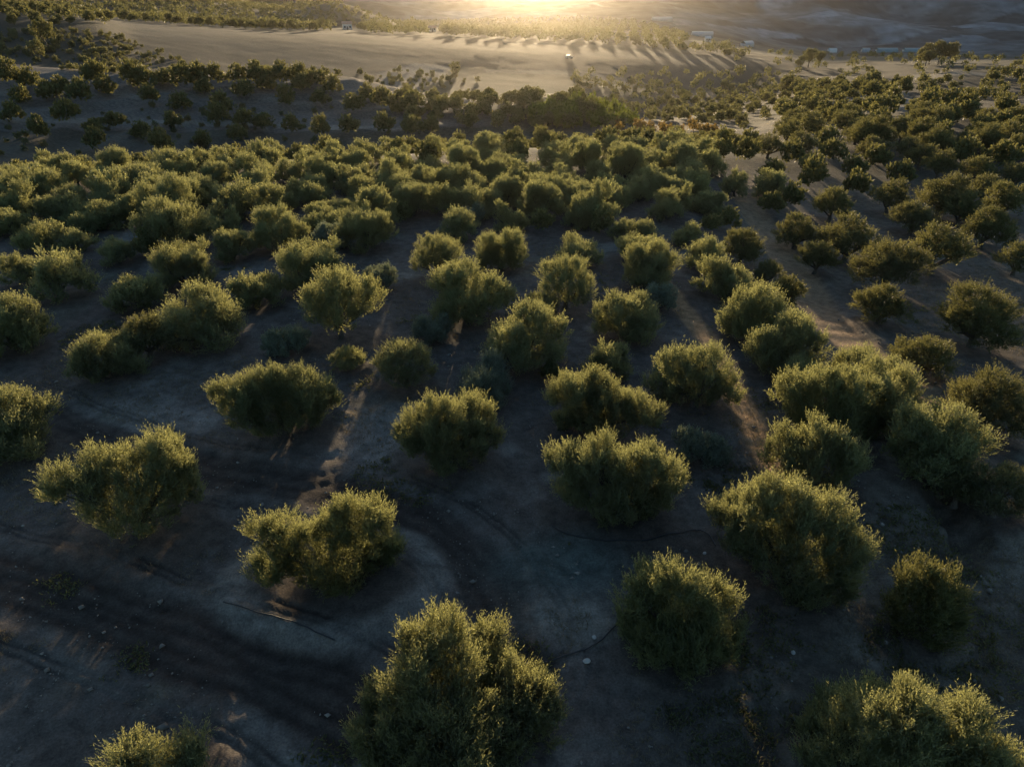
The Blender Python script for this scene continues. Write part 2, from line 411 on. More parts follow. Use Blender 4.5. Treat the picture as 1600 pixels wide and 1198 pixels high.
# ------------------------------------------------------------------ olive trees: where they stand (crown centre and width in photo pixels)
# kinds: m bushy, s silvery, r old tree on a visible trunk
TREES = [
 (710, 1075, 320, 'm', 'largest olive tree at the bottom centre, many ragged upright lobes'),
 (1440, 1140, 380, 'm', 'broad yellow-green olive tree cut off by the bottom right corner'),
 (240, 1215, 190, 'm', 'olive tree cut by the bottom edge, only two tufts showing, bottom left'),
 (1065, 960, 200, 'm', 'upright olive tree with vertical plumes beside the pale patch, right of the largest tree'),
 (1455, 945, 115, 'r', 'small lone olive tree on the dark rough bank just below the gully'),
 (510, 850, 240, 'm', 'split-crowned olive tree on the pale mound inside the curve of the track'),
 (190, 750, 250, 'm', 'gappy olive tree of five tufts with sun streaks on the soil before it'),
 (1235, 830, 255, 'm', 'big dark olive tree with several peaks left of the gully'),
 (955, 740, 230, 'm', 'twin-lobed olive tree behind the loop of black irrigation hose'),
 (700, 665, 185, 'm', 'compact round olive tree right of the two bright sun streaks'),
 (430, 612, 200, 'm', 'wide low olive tree left of the two bright sun streaks'),
 (-6, 662, 125, 'm', 'olive tree cut by the left edge beside the start of the curving track'),
 (1278, 706, 165, 'm', 'olive tree just right of the lower end of the sunlit sandy path'),
 (1093, 690, 92, 's', 'small silvery blue-green olive tree left of the lower sunlit path'),
 (1090, 585, 155, 'm', 'dense rounded olive tree left of the sunlit sandy path, above the silvery one'),
 (940, 625, 185, 'm', 'double olive tree directly behind the twin-lobed one'),
 (1300, 620, 170, 'm', 'left tree of the tall clump between the two sandy tracks'),
 (1392, 628, 120, 'm', 'middle tree of the tall clump between the two sandy tracks'),
 (1455, 688, 135, 'm', 'dark olive tree at the head of the gully, right end of the clump'),
 (1550, 628, 120, 'r', 'round olive tree at the right edge, just above the pair by the gully'),
 (1502, 758, 75, 'r', 'smaller left tree of the dark pair right of the gully head'),
 (1566, 768, 100, 'r', 'larger right tree of the dark pair right of the gully head'),
 (1355, 575, 110, 'm', 'olive tree pressed against the bend of the right-hand sandy track'),
 (1250, 600, 75, 'm', 'low olive tree in front of the clump, just right of the sunlit path'),
 (1226, 543, 120, 'm', 'olive tree on the left verge of the right-hand track, nearest of a close pair'),
 (1172, 492, 115, 'm', 'olive tree behind a close pair, between the sunlit path and the track'),
 (983, 492, 115, 'm', 'tall pale olive tree left of the upper end of the sunlit path'),
 (946, 560, 84, 'm', 'small olive tree at the foot of the tall pale one'),
 (1028, 466, 55, 's', 'small silvery shrub of an olive beside the top of the sunlit path'),
 (820, 530, 138, 'm', 'large round olive tree in the middle of the photo'),
 (627, 560, 118, 'o', 'upright olive tree behind the two bright sun streaks'),
 (545, 553, 66, 'o', 'narrow olive tree touching the left side of the upright one behind the streaks'),
 (758, 598, 108, 's', 'bluish olive tree half hidden behind the compact round one'),
 (862, 582, 45, 's', 'tiny bluish sapling left of the double olive tree'),
 (530, 475, 142, 'o', 'wide olive tree with bare stems under it, left of centre'),
 (447, 527, 76, 's', 'small silvery olive tree behind the wide low one'),
 (314, 490, 130, 'm', 'big olive tree with a drooping right side, behind the split left pair'),
 (224, 524, 90, 'r', 'right tree of the pair with a lit trunk foot, left of the photo'),
 (160, 552, 105, 'm', 'left tree of the pair with a lit trunk foot, left of the photo'),
 (8, 505, 105, 'm', 'olive tree cut by the left edge, upper of the two there'),
 (674, 512, 66, 's', 'thin silvery olive tree between two large trees near the centre'),
 (843, 474, 66, 'm', 'small two-peaked olive tree behind the large round central one'),
 (730, 455, 137, 'm', 'large grey-green olive tree just above the centre with dark hollows'),
 (885, 437, 116, 'o', 'umbrella-shaped olive tree with its trunk showing, right of centre'),
 (395, 448, 84, 'm', 'medium olive tree with a flat right side in the left half'),
 (206, 453, 80, 'm', 'medium olive tree behind the split left pair'),
 (88, 428, 90, 'm', 'right half of the broad twin clump near the left edge'),
 (32, 417, 68, 'm', 'left half of the broad twin clump near the left edge'),
 (285, 410, 100, 'm', 'tall dark olive tree with two peaks in the left grove'),
 (484, 408, 120, 'm', 'wide bumpy olive tree behind the wide one with bare stems'),
 (594, 432, 56, 's', 'small grey olive tree squeezed left of the large grey-green one'),
 (643, 402, 98, 'o', 'bushy olive tree on thin stems behind the small grey one'),
 (783, 388, 96, 'm', 'neatly round olive tree standing clear above the centre'),
 (906, 384, 88, 'm', 'olive tree directly behind the umbrella-shaped one'),
 (1011, 417, 96, 'm', 'olive tree with two rounded halves above the top of the sunlit path'),
 (1000, 376, 92, 'm', 'olive tree behind the one with two rounded halves'),
 (1096, 396, 78, 'm', 'olive tree right of the top of the sunlit path'),
 (1126, 433, 92, 'm', 'wide olive tree right of the sunlit path near its top'),
 (1212, 424, 50, 'r', 'small ball-shaped olive tree on a short trunk left of the right-hand track'),
 (1261, 456, 60, 'r', 'compact dark olive tree touching the left side of the right-hand track'),
 (1159, 386, 70, 'r', 'dark olive tree left of the upper right-hand track'),
 (1450, 547, 92, 'r', 'trunked olive tree right of the bend of the right-hand track'),
 (1534, 492, 116, 'r', 'wide twin-headed olive tree on open soil near the right edge'),
 (1380, 473, 80, 'r', 'double-domed olive tree on the bare slope right of the striped sunlit soil'),
 (1390, 418, 108, 'r', 'low spreading dark olive tree behind the double-domed one'),
 (1466, 388, 92, 'r', 'leaning olive tree with its head stretched to the right on the bare slope'),
 (1327, 370, 90, 'r', 'old olive tree with a thick leaning trunk beside the sandy clearing'),
 (1278, 400, 64, 'r', 'dense olive tree against the left foot of the thick leaning trunk'),
 (1247, 357, 72, 'r', 'round olive tree touching the track across from the sunlit patch'),
 (1429, 336, 66, 'r', 'umbrella-like olive tree standing alone on the sandy clearing'),
 (1545, 354, 72, 'r', 'old olive tree with a forked trunk at the right of the sandy clearing'),
 (1592, 402, 56, 'r', 'olive tree cut by the right edge beside the sandy clearing'),
 (1300, 318, 66, 'r', 'tall round olive tree at the left rim of the sandy clearing'),
 (1391, 308, 60, 'r', None), (1503, 325, 62, 'r', None), (1475, 304, 78, 'r', None), (1576, 309, 60, 'r', None),
 (1205, 318, 38, 'r', None), (1236, 311, 42, 'r', None), (1338, 291, 42, 'r', None), (1408, 267, 44, 'r', None),
 (1335, 260, 42, 'r', None), (1471, 256, 50, 'r', None), (1440, 242, 48, 'r', None), (1268, 256, 46, 'r', None),
 (1271, 275, 46, 'r', None), (1208, 288, 54, 'm', None), (1208, 267, 44, 'm', None), (1530, 262, 48, 'r', None),
 (1590, 268, 50, 'r', None), (1540, 290, 50, 'r', None), (1300, 240, 40, 'r', None), (1370, 246, 42, 'r', None),
 (1238, 240, 40, 'r', None), (1505, 240, 44, 'r', None), (1570, 244, 46, 'r', None),
 (179, 386, 65, 'm', None), (361, 382, 68, 'm', None), (53, 361, 68, 'm', None), (112, 368, 60, 'm', None),
 (270, 351, 108, 'm', None), (431, 351, 104, 'm', None), (168, 333, 60, 'm', None), (28, 316, 66, 'm', None),
 (91, 316, 72, 'm', None), (259, 312, 96, 'm', None), (400, 306, 90, 'm', None), (337, 330, 56, 'm', None),
 (498, 330, 62, 'm', None), (519, 368, 60, 's', None), (168, 295, 60, 'm', None), (309, 295, 62, 'm', None),
 (63, 284, 78, 'm', None), (228, 270, 76, 'm', None), (480, 288, 78, 'm', None), (403, 278, 66, 'm', None),
 (569, 354, 100, 'm', None), (699, 347, 78, 'm', None), (748, 309, 78, 'm', None), (646, 309, 78, 'm', None),
 (565, 295, 56, 'm', None), (608, 277, 60, 'm', None), (702, 281, 60, 'm', None), (797, 281, 60, 'm', None),
 (839, 268, 52, 'm', None), (885, 284, 60, 'm', None), (951, 284, 60, 'm', None), (843, 312, 84, 'm', None),
 (930, 319, 84, 'm', None), (800, 340, 60, 'm', None), (846, 351, 42, 'm', None), (902, 340, 48, 'm', None),
 (941, 351, 44, 'm', None), (1018, 316, 70, 'm', None), (1014, 350, 70, 'm', None), (1060, 360, 60, 'm', None),
 (1021, 284, 62, 'm', None), (1062, 309, 52, 'm', None), (730, 333, 50, 's', None), (1145, 344, 44, 'm', None),
 (1112, 350, 38, 'm', None), (1135, 316, 60, 'm', None), (1090, 290, 56, 'm', None), (1150, 285, 50, 'm', None),
 (620, 335, 46, 'm', None), (230, 385, 46, 'm', None), (440, 310, 52, 'm', None), (555, 325, 58, 'm', None),
 (350, 350, 50, 'm', None), (10, 345, 56, 'm', None), (130, 345, 50, 'm', None), (210, 325, 52, 'm', None),
]
CR = [(20,240),(90,255),(190,275),(295,235),(325,270),(410,240),(450,255),(510,245),(470,300),(570,245),(620,240),(635,275),(670,235),(745,240),(760,285),(805,235),(830,260),(875,240),(935,235),(940,262),(990,250),(1040,270),(895,305),(1000,305),(1105,325),(1200,320),(560,315),(690,320),(1285,325),(150,290),(40,360),(205,355),(360,375),(120,410),(440,405),(300,440),(540,375),(500,445),(290,395),(630,430),(740,425),(760,370),(910,390),(820,380),(1000,400),(1090,400),(1200,400),(1290,400),(680,370),(1150,300),(60,300),(250,300),(1380,330),(1350,400)]

trees = []                                                          # dict(pos, width, kind, label, px)
def add_tree(px, py, w, kind, label=None, dmax=1e9):
    slant = 60.0; pos = None
    for _ in range(5):
        wid = w*slant/FPX
        up = wid*(0.43 if kind in 'ro' else 0.38)
        pos = ground_hit(px, py, up)
        if pos is None: return None
        q = math.hypot(pos[0], pos[1])
        if q > dmax: pos = pos*[dmax/q, dmax/q, 1]; pos[2] = float(base_z(pos[:1], pos[1:2])[0])
        slant = math.sqrt(pos[0]**2 + pos[1]**2 + (CAM_H-pos[2])**2)
    z = float(base_z(np.array([pos[0]]), np.array([pos[1]]))[0])
    trees.append(dict(x=pos[0], y=pos[1], z=z, w=w*slant/FPX, kind=kind, label=label, px=px, py=py, pw=w))
for t in TREES: add_tree(*t)
NHAND = len(trees)
for x, y in CR: add_tree(x/2, y/2, 34 + rng.uniform(-5, 7), 'r' if rng.random() < .6 else 'm', None, 186 + rng.uniform(-5, 2))

LANES = [(hit_fn(plain_z, x, y)[:2], w) for x, y, w in ((1175, 660, .55), (545, 672, .28), (592, 680, .24), (1330, 545, .7))]
def lane_gap(x, y, r):
    for (p, w) in LANES:
        if 1.5 < y - p[1] < 36:
            d = x - (p[0] + (y - p[1])*math.tan(SUN_AZ)); need = w + r
            if abs(d) < need: return math.copysign(need, d) - d
    return 0.0
for t in trees[:NHAND]:
    if t['pw'] < 150:
        g_ = lane_gap(t['x'], t['y'], t['w']*.44)
        t['x'] += max(-1.7, min(1.7, g_))
# the rest of the grove stands in slanting rows
def fill_rows(ok, gap_x, gap_y, ang, xr, yr, width, kindf, sep=0.72, jit=0.16):
    ca, sa = math.cos(ang), math.sin(ang)
    R = max(abs(xr[0]), abs(xr[1]), abs(yr[1]))*1.5
    us = np.arange(-R, R, gap_x); vs_ = np.arange(-R, R, gap_y)
    U, Vv = np.meshgrid(us, vs_); U = U + (np.arange(len(vs_)) % 2)[:, None]*gap_x*0.5
    U = U.ravel() + rng.normal(size=U.size)*gap_x*jit; Vv = Vv.ravel() + rng.normal(size=Vv.size)*gap_y*jit
    X, Y = U*ca - Vv*sa, U*sa + Vv*ca
    k = (X > xr[0]) & (X < xr[1]) & (Y > yr[0]) & (Y < yr[1]); X, Y = X[k], Y[k]
    Z = base_z(X, Y)
    px, py, dep = project(np.stack([X, Y, Z], -1))
    k = ok(px, py, X, Y); out = []
    TX = np.array([t['x'] for t in trees]); TY = np.array([t['y'] for t in trees]); TW = np.array([t['w'] for t in trees])
    for x, y, z, a, b, d in zip(X[k], Y[k], Z[k], px[k], py[k], dep[k]):
        w = width*rng.uniform(0.8, 1.18)
        if d < 110 and lane_gap(x, y, w*.45): continue
        if len(TX) and (np.hypot(TX-x, TY-y) < (TW+w)*0.5*sep).any(): continue
        out.append(dict(x=x, y=y, z=z, w=w, kind=kindf(a), label=None, px=a, py=b - 0.4*w*FPX/d, pw=w*FPX/d))
    return out
EX, EY = np.array([e[0] for e in edge_px]), np.array([e[1] for e in edge_px])
def on_path(x, y):
    return (pdist(x, y, PATH_B)[0] < 1.9) | (pdist(x, y, PATH_A)[0] < 1.6)
def ok_main(px, py, x, y):
    e = np.interp(px, EX, EY)
    lim = np.where(px < 1190, 372, 268)
    return (px > -130) & (px < 1730) & (py > e + np.where(px < 1190, 5, 400)) & (py < lim) & ~on_path(x, y) & ~((px > 1320) & (py > 255) & (px < 1500) & (rng.random(px.shape) < .5))
def ok_right(px, py, x, y):
    return (px > 1190) & (px < 1730) & (py > np.interp(px, EX, EY) + 4) & (py < 275) & ~on_path(x, y)
trees += fill_rows(ok_right, 5.5, 6.6, 0.3, (0, 160), (60, 190), 5.2, lambda a: 'r')
trees += fill_rows(ok_main, 4.0, 4.3, 0.5, (-120, 140), (50, 175), 4.3, lambda a: 'm' if a < 1200 + rng.normal()*20 else 'r', sep=0.56, jit=.12)
def ok_rhill(px, py, x, y):
    return (px > 1215) & (px < 1720) & (py > 168) & (py < np.interp(px, EX, EY) + 2) & (np.hypot(x, y) < 235)
trees += fill_rows(ok_rhill, 8.0, 10.0, 0.12, (40, 220), (100, 230), 5.2, lambda a: 'r', sep=0.56, jit=.12)
far = []
def add_far(ok, gx, gy, ang, xr, yr, w, kind='r', jit=0.12):
    far.extend(fill_rows(ok, gx, gy, ang, xr, yr, w, lambda a: kind, sep=0.5, jit=jit))
def poly(pts):
    P = np.array(pts, float)
    def f(px, py, x=None, y=None):
        ins = np.zeros(px.shape, bool); j = len(P)-1
        for i in range(len(P)):
            c = ((P[i, 1] > py) != (P[j, 1] > py)) & (px < (P[j, 0]-P[i, 0])*(py-P[i, 1])/(P[j, 1]-P[i, 1]+1e-9) + P[i, 0])
            ins ^= c; j = i
        return ins
    return f
def clear(a, b):
    k = np.zeros(a.shape, bool)
    for x0, x1, y0, y1 in ((522, 566, 38, 66), (664, 690, 45, 57), (1070, 1128, 48, 76), (1145, 1195, 64, 86), (872, 908, 84, 104)):
        k |= (a > x0) & (a < x1) & (b > y0) & (b < y1)
    return k
add_far(lambda a, b, x, y: poly([(-80, 8), (180, 22), (178, 46), (-80, 46)])(a, b) & (np.hypot(x, y) < 420), 6.5, 7.5, 0.2, (-330, -100), (200, 420), 4.2)
add_far(lambda a, b, x, y: poly([(170, -5), (480, -5), (620, 40), (900, 30), (1000, 40), (1180, 85), (1140, 104), (1000, 88), (800, 76), (400, 55), (190, 44)])(a, b) & (np.hypot(x, y) > np.interp(a, [180, 400, 800, 1130], [420, 425, 440, 470])) & ~clear(a, b), 9.5, 11.5, 0.25, (-480, 330), (380, 1300), 5.4)
add_far(lambda a, b, x, y: poly([(-80, -10), (200, -10), (400, 0), (200, 24), (-80, 12)])(a, b) & (np.hypot(x, y) > 420), 10, 12, 0.5, (-700, -100), (400, 1200), 5.4)
add_far(poly([(1240, 140), (1420, 140), (1430, 172), (1235, 176)]), 11, 5.5, 0.02, (60, 220), (190, 330), 5.0, jit=0.06)
add_far(poly([(1000, 112), (1250, 116), (1230, 168), (1100, 200), (1010, 190), (930, 150), (860, 118)]), 8.5, 9.5, 0.4, (0, 200), (160, 480), 3.6, jit=0.3)
add_far(poly([(1120, 80), (1620, 95), (1620, 110), (1320, 125), (1150, 108)]), 22, 26, 0.3, (80, 620), (300, 1000), 4.2, jit=0.25)
add_far(poly([(1430, 130), (1640, 118), (1640, 166), (1440, 160)]), 13, 15, 0.3, (120, 320), (180, 420), 3.6, jit=0.25)
add_far(poly([(620, 160), (900, 158), (960, 190), (900, 205), (620, 200)]), 4.4, 4.6, 0.3, (-60, 60), (120, 200), 3.4, jit=0.3)

trees.sort(key=lambda t: -t['pw'])
single, rest = trees[:300], trees[300:] + far

# ------------------------------------------------------------------ ground mesh
FINE = []
def fine_z(px_, py_):
    xs, ys, zs = FINE[0]
    return np.array([zs[np.argmin((xs-a)**2 + (ys-b)**2)] for a, b in zip(np.atleast_1d(px_), np.atleast_1d(py_))])
def build_ground():
    azf = np.radians(np.arange(-46, 46.01, 0.23)); azb = np.radians(np.arange(49, 314, 3.5))
    az = np.concatenate([azf, azb]); na = len(az)
    D = [0.0, 2.0, 4.0, 6.0]
    while D[-1] < 4000: D.append(D[-1]*1.0080 if D[-1] < 2000 else D[-1]*1.05)
    D = np.array(D); nd = len(D)
    A, R = np.meshgrid(az, D); A = np.where(A > math.pi, A - 2*math.pi, A)
    X, Y = R*np.sin(A), R*np.cos(A)
    x, y, r = X.ravel(), Y.ravel(), R.ravel()
    z = base_z(x, y)
    colr = np.zeros((len(x), 3)); a = A.ravel()
    zone = np.zeros(len(x), int)                                   # 0 ground 1 track 2 sandy path 3 gully 4 hillside 5 bare field 6 plain 7 mountains
    near = (r < 150) & (np.abs(a) < 0.85)
    xn, yn = x[near], y[near]; dz = np.zeros(len(xn))
    soil = np.array([.10, .084, .072]); c = np.tile(soil, (len(xn), 1))
    big = fbm(xn/9, yn/9, 4, 31); c *= (1 + 0.3*big)[:, None]
    def blend(c, target, k): return c + (np.array(target) - c)*k[:, None]
    weeds = sstep(0.15, 0.55, fbm(xn/6+40, yn/6, 5, 32)); c = blend(c, (.125, .13, .085), weeds*0.4)
    pale = sstep(0.2, 0.6, fbm(xn/5-9, yn/5+3, 4, 33)); c = blend(c, (.215, .19, .165), pale*0.8)
    # sandy slope of the right-hand grove
    an = a[near]; rn = r[near]
    sandy = sstep(0.27, 0.42, an)*sstep(38, 60, rn); c = blend(c, (.13, .104, .082), sandy*0.8)
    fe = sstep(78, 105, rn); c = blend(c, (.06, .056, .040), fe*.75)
    # rough dark bank bottom right
    rough = sstep(0.22, 0.5, an)*sstep(38, 26, rn); c = blend(c, (.115, .095, .072), rough*0.75)
    dz += rough*0.22*fbm(xn/1.3, yn/1.3, 4, 35)
    zn = np.zeros(len(xn), int)
    dz += 0.08*fbm(xn/0.5, yn/0.6, 3, 36)*sstep(60, 30, rn)
    # litter and dug soil round each tree
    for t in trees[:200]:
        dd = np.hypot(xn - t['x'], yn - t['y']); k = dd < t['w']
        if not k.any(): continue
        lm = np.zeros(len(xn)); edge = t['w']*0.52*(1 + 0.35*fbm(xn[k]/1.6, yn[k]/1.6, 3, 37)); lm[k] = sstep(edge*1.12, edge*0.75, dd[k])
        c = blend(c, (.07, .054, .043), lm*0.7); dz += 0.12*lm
    wob = 0.5*fbm(xn/2.5, yn/2.5, 3, 38)
    for path, hw in ((TRACK_A, 1.15), (TRACK_B, 0.95)):
        d, s, al = pdist(xn, yn, path); d = d + wob*0.5
        k = sstep(hw + .35, hw - .2, d)
        fur = np.cos(np.clip(d, 0, 4)*s*(11.0 if hw > 1.1 else 9.0) + wob*2)
        c = blend(c, (.05, .038, .031), k*0.9); c *= (1 + 0.2*k*fur)[:, None]
        dz += k*(-0.04 + 0.010*fur + 0.05*fbm(xn*2.2, yn*2.2, 3, 40))
        lip = np.exp(-((d - hw - 0.7)/0.45)**2); dz += 0.03*lip; c = blend(c, (.15, .128, .11), lip*0.4*sstep(-.3, .3, fbm(xn/1.8, yn/1.8, 3, 66)))
        rut = np.exp(-((d - hw - 0.85)/0.09)**2) + np.exp(-((d - hw - 1.15)/0.09)**2); dz -= 0.05*rut; c *= (1 - 0.5*rut*sstep(-.2, .2, fbm(xn/3, yn/3, 2, 67)))[:, None]
        zn[k > 0.5] = 1
    d, s, al = pdist(xn, yn, PATH_A); d = d + wob*0.4; k = sstep(0.85, 0.45, d); c = blend(c, (.30, .19, .105), k*0.9); dz -= 0.08*k; zn[k > .5] = 2
    d, s, al = pdist(xn, yn, PATH_B); d = d + wob*0.6; k = sstep(1.9, 1.2, d)*sstep(0, 6, al)*sstep(0, 4, al.max() - al); c = blend(c, (.26, .17, .10), k*0.85)
    dz += k*(-0.16 + 0.06*np.cos(al*3.1 + 2*wob)*sstep(0, .4, fbm(xn/8, yn/8, 2, 44) + .4)); dz += 0.14*np.exp(-((d-2.2)/0.5)**2)*sstep(0, 6, al); zn[k > .5] = 2
    d, s, al = pdist(xn, yn, GULLY); d = d + wob*0.9 + 0.25*fbm(xn*1.4, yn*1.4, 3, 45)
    k = sstep(0.85, 0.2, d)*sstep(0, 2.5, al)*sstep(0, 3, al.max() - al); dz -= 0.8*k*(1 + .5*fbm(xn*1.1, yn*1.1, 3, 48)); c = blend(c, (.125, .098, .072), k*0.7); zn[k > .35] = 3
    c = blend(c, (.24, .20, .155), np.exp(-((d-1.6)/0.5)**2)*0.5*sstep(0, .5, fbm(xn/2, yn/2, 3, 46)+.3))
    # bluish-green patch at the meeting of the tracks
    p = hit_fn(plain_z, 870, 880); w_ = np.exp(-(((xn-p[0])/2.6)**2 + ((yn-p[1])/1.7)**2)**1.5); c = blend(c, (.075, .095, .085), w_*0.8)
    p = hit_fn(plain_z, 900, 970); w_ = np.exp(-(((xn-p[0])/1.9)**2 + ((yn-p[1])/0.9)**2)); c = blend(c, (.30, .27, .22), w_*0.6)
    # the raised mound inside the bend
    dd = np.hypot((xn-RING_C[0])/1.25, yn-RING_C[1]); w_ = sstep(3.6, 2.6, dd + .4*wob); dz += 0.22*w_; c = blend(c, (.23, .205, .175), sstep(3.5, 2.9, dd+.3*wob)*sstep(2.0, 2.7, dd)*0.6)
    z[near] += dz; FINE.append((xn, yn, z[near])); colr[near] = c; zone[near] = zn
    # the land beyond
    f = ~near
    xf, yf, rf, af = x[f], y[f], r[f], a[f]
    px, py, dep = project(np.stack([xf, yf, z[f]], -1))
    cf = np.tile(np.array([.06, .053, .043]), (len(xf), 1)); cf *= (1 + .25*fbm(xf/30, yf/30, 4, 51))[:, None]
    scrub = sstep(-0.1, 0.4, fbm(xf/22, yf/22, 5, 52)); cf = blend(cf, (.06, .058, .038), scrub*.8*sstep(150, 210, rf))
    tl = sstep(0.02, -0.08, af)*sstep(205, 192, rf)*(af > -1.2); cf = blend(cf, (.16, .135, .115), tl*.75)
    lf = sstep(-.42, -.48, af)*sstep(245, 256, rf)*sstep(420, 380, rf); cf = blend(cf, (.055, .05, .036), lf*.8)
    rg = sstep(.24, .32, af)*sstep(200, 260, rf); cf = blend(cf, (.03, .028, .021), rg*.9)  # far right land darkened: its shade is put into the soil colour
    field = poly([(182, 47), (400, 58), (800, 80), (1000, 92), (1135, 106), (1010, 112), (870, 110), (700, 100), (640, 106), (560, 130), (420, 122), (300, 110), (190, 100)])(px, py) & (rf > 230) & (rf < 520)
    stripe = 0.5 + 0.5*np.cos((xf*0.35 + yf)*0.9)
    cf = np.where(field[:, None], np.array([.066, .057, .042])*(1 + .45*fbm(xf/26, yf/12, 5, 53) + .12*stripe)[:, None], cf)
    pl = sstep(430, 520, rf)*sstep(1050, 880, rf); cf = blend(cf, (.07, .062, .045), pl*.8)
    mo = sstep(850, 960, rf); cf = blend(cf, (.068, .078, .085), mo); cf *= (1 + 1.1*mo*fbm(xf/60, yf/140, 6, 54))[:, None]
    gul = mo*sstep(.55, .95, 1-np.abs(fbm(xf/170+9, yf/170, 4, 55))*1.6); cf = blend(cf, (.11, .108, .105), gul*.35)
    def strip(pts, c_, k_, lo, hi):
        nonlocal cf
        q = poly(pts)(px, py) & (rf > lo) & (rf < hi)
        cf = np.where(q[:, None], cf*(1-k_) + np.array(c_)*k_*(1 + .3*fbm(xf/5, yf/5, 3, 57))[:, None], cf)
    strip([(640, 104), (1000, 108), (1040, 145), (1000, 160), (640, 152)], (.045, .046, .028), .8, 192, 330)
    P_ = (.22, .19, .15)
    strip([(760, 109), (900, 111), (1000, 127), (1040, 140), (1000, 134), (900, 118), (760, 114)], P_, .4, 200, 420)
    strip([(810, 152), (860, 142), (910, 160), (930, 172), (900, 166), (860, 150), (815, 158)], P_, .8, 140, 220)
    strip([(590, 116), (650, 99), (704, 104), (692, 124), (650, 142), (600, 134)], (.21, .18, .145), .7, 185, 330)
    strip([(-40, 181), (320, 189), (640, 199), (830, 207), (830, 212), (640, 206), (320, 197), (-40, 189)], P_, .75, 120, 190)
    strip([(-40, 140), (320, 150), (640, 168), (640, 172), (320, 156), (-40, 146)], P_, .5, 120, 195)
    strip([(1140, 222), (1230, 196), (1262, 190), (1262, 200), (1180, 232)], (.12, .095, .072), .6, 100, 260)
    strip([(1395, 128), (1440, 114), (1505, 110), (1560, 118), (1500, 118), (1440, 124)], (.18, .155, .125), .7, 200, 420)
    strip([(1245, 142), (1420, 140), (1425, 176), (1238, 180)], (.15, .135, .118), .8, 150, 400)
    strip([(1040, 22), (1160, 22), (1130, 34), (1060, 40), (1000, 36)], (.17, .16, .15), .6, 700, 1900)
    cu, cv = (xf*.9 + yf*.43), (yf*.9 - xf*.43)
    cell = _hash(np.floor(cu/75 + .5*fbm(xf/90, yf/90, 2, 58)), np.floor(cv/48 + .5*fbm(xf/90+5, yf/90, 2, 59)), 60)
    cf *= (1 + (cell*1.5 - .62)*sstep(480, 620, rf)*(~field))[:, None]
    cf *= (1 + .75*fbm(xf/11, yf/11, 4, 65)*sstep(400, 520, rf)*(~field))[:, None]
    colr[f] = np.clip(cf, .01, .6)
    zf = np.full(len(xf), 4); zf[field] = 5; zf[(rf > 520)] = 6; zf[rf > 900] = 7
    zone[f] = zf
    z2 = z.reshape(nd, na)
    V = np.stack([x, y, z], -1)
    # faces
    i = np.arange(nd-1)[:, None]*na; j = np.arange(na)[None, :]; jn = (j+1) % na
    Q = np.stack([i+j, i+na+j, i+na+jn, i+jn], -1).reshape(-1, 4)[:, ::-1]
    fn = np.cross(V[Q[:, 2]] - V[Q[:, 0]], V[Q[:, 3]] - V[Q[:, 1]])
    if fn[:, 2].mean() < 0: Q = Q[:, ::-1]; fn = -fn
    vn = np.zeros_like(V)
    for k in range(4): np.add.at(vn, Q[:, k], fn)
    vn = unit(vn)
    fz = np.sort(zone[Q], axis=1)[:, 2]
    names = {0: 'ground', 1: 'dirt_track', 2: 'sandy_path', 3: 'gully', 4: 'hillside', 5: 'bare_field', 6: 'plain', 7: 'mountains'}
    for k, nm in names.items():
        q = Q[fz == k]
        if not len(q): continue
        ids, inv = np.unique(q, return_inverse=True)
        me = quads_mesh(nm, V[ids], inv.reshape(-1, 4), M_SOIL, True)
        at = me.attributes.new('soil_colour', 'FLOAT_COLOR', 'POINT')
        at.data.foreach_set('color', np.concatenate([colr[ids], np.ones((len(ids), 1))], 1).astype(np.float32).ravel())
        me.normals_split_custom_set_from_vertices(vn[ids].astype(np.float32))
        link(nm, me, kind='structure')
build_ground()

# ------------------------------------------------------------------ olive trees
def tag(o, label, cat, group=None):
    o['label'] = label; o['category'] = cat
    if group: o['group'] = group

HERO = {
 0: [(690,1000,75),(620,1065,60),(590,1110,50),(680,1100,90),(760,1060,75),(835,1060,50),(800,1120,70),(720,1160,90),(610,1160,60),(760,1160,70),(650,1020,45)],
 1: [(1380,1090,60),(1440,1100,60),(1310,1125,50),(1350,1160,80),(1450,1170,90),(1540,1125,60),(1570,1185,80),(1300,1180,50)],
 2: [(195,1178,38),(295,1168,26),(245,1245,48),(175,1245,32),(305,1235,28)],
 3: [(1000,910,35),(1060,900,40),(1112,930,42),(1030,960,55),(1090,990,55),(1130,990,35),(1020,1010,45),(1080,1025,45),(985,960,28)],
 4: [(1455,910,45),(1435,945,40),(1480,945,38),(1450,985,38)],
 5: [(435,820,42),(428,875,38),(540,800,48),(580,808,35),(500,855,45),(560,870,48),(602,850,32),(530,905,40)],
 6: [(95,745,33),(165,725,45),(250,695,38),(215,765,45),(275,757,35),(195,800,33),(142,765,28),(268,722,33)],
 7: [(1150,790,42),(1200,772,45),(1245,780,48),(1305,800,38),(1322,850,38),(1230,840,60),(1180,830,45),(1270,890,50),(1310,895,35)],
 8: [(890,715,42),(935,702,36),(905,755,45),(1010,712,45),(1037,745,38),(970,755,48),(960,785,38),(1010,770,40)],
 9: [(680,640,48),(735,640,40),(648,668,38),(700,680,52),(755,675,33),(720,705,38)],
 10: [(372,610,42),(420,592,38),(465,592,38),(503,610,27),(430,628,48),(390,638,33),(470,630,35)],
 12: [(1230,690,38),(1280,682,40),(1325,705,33),(1260,720,38),(1300,730,30)],
 14: [(1060,560,38),(1110,555,43),(1040,590,33),(1090,600,48),(1140,600,28)],
 15: [(890,602,38),(930,592,33),(900,640,38),(990,630,38),(1015,640,24),(950,645,38)],
 16: [(1240,600,33),(1290,592,40),(1340,605,38),(1300,640,43),(1345,640,36),(1260,640,33)],
}
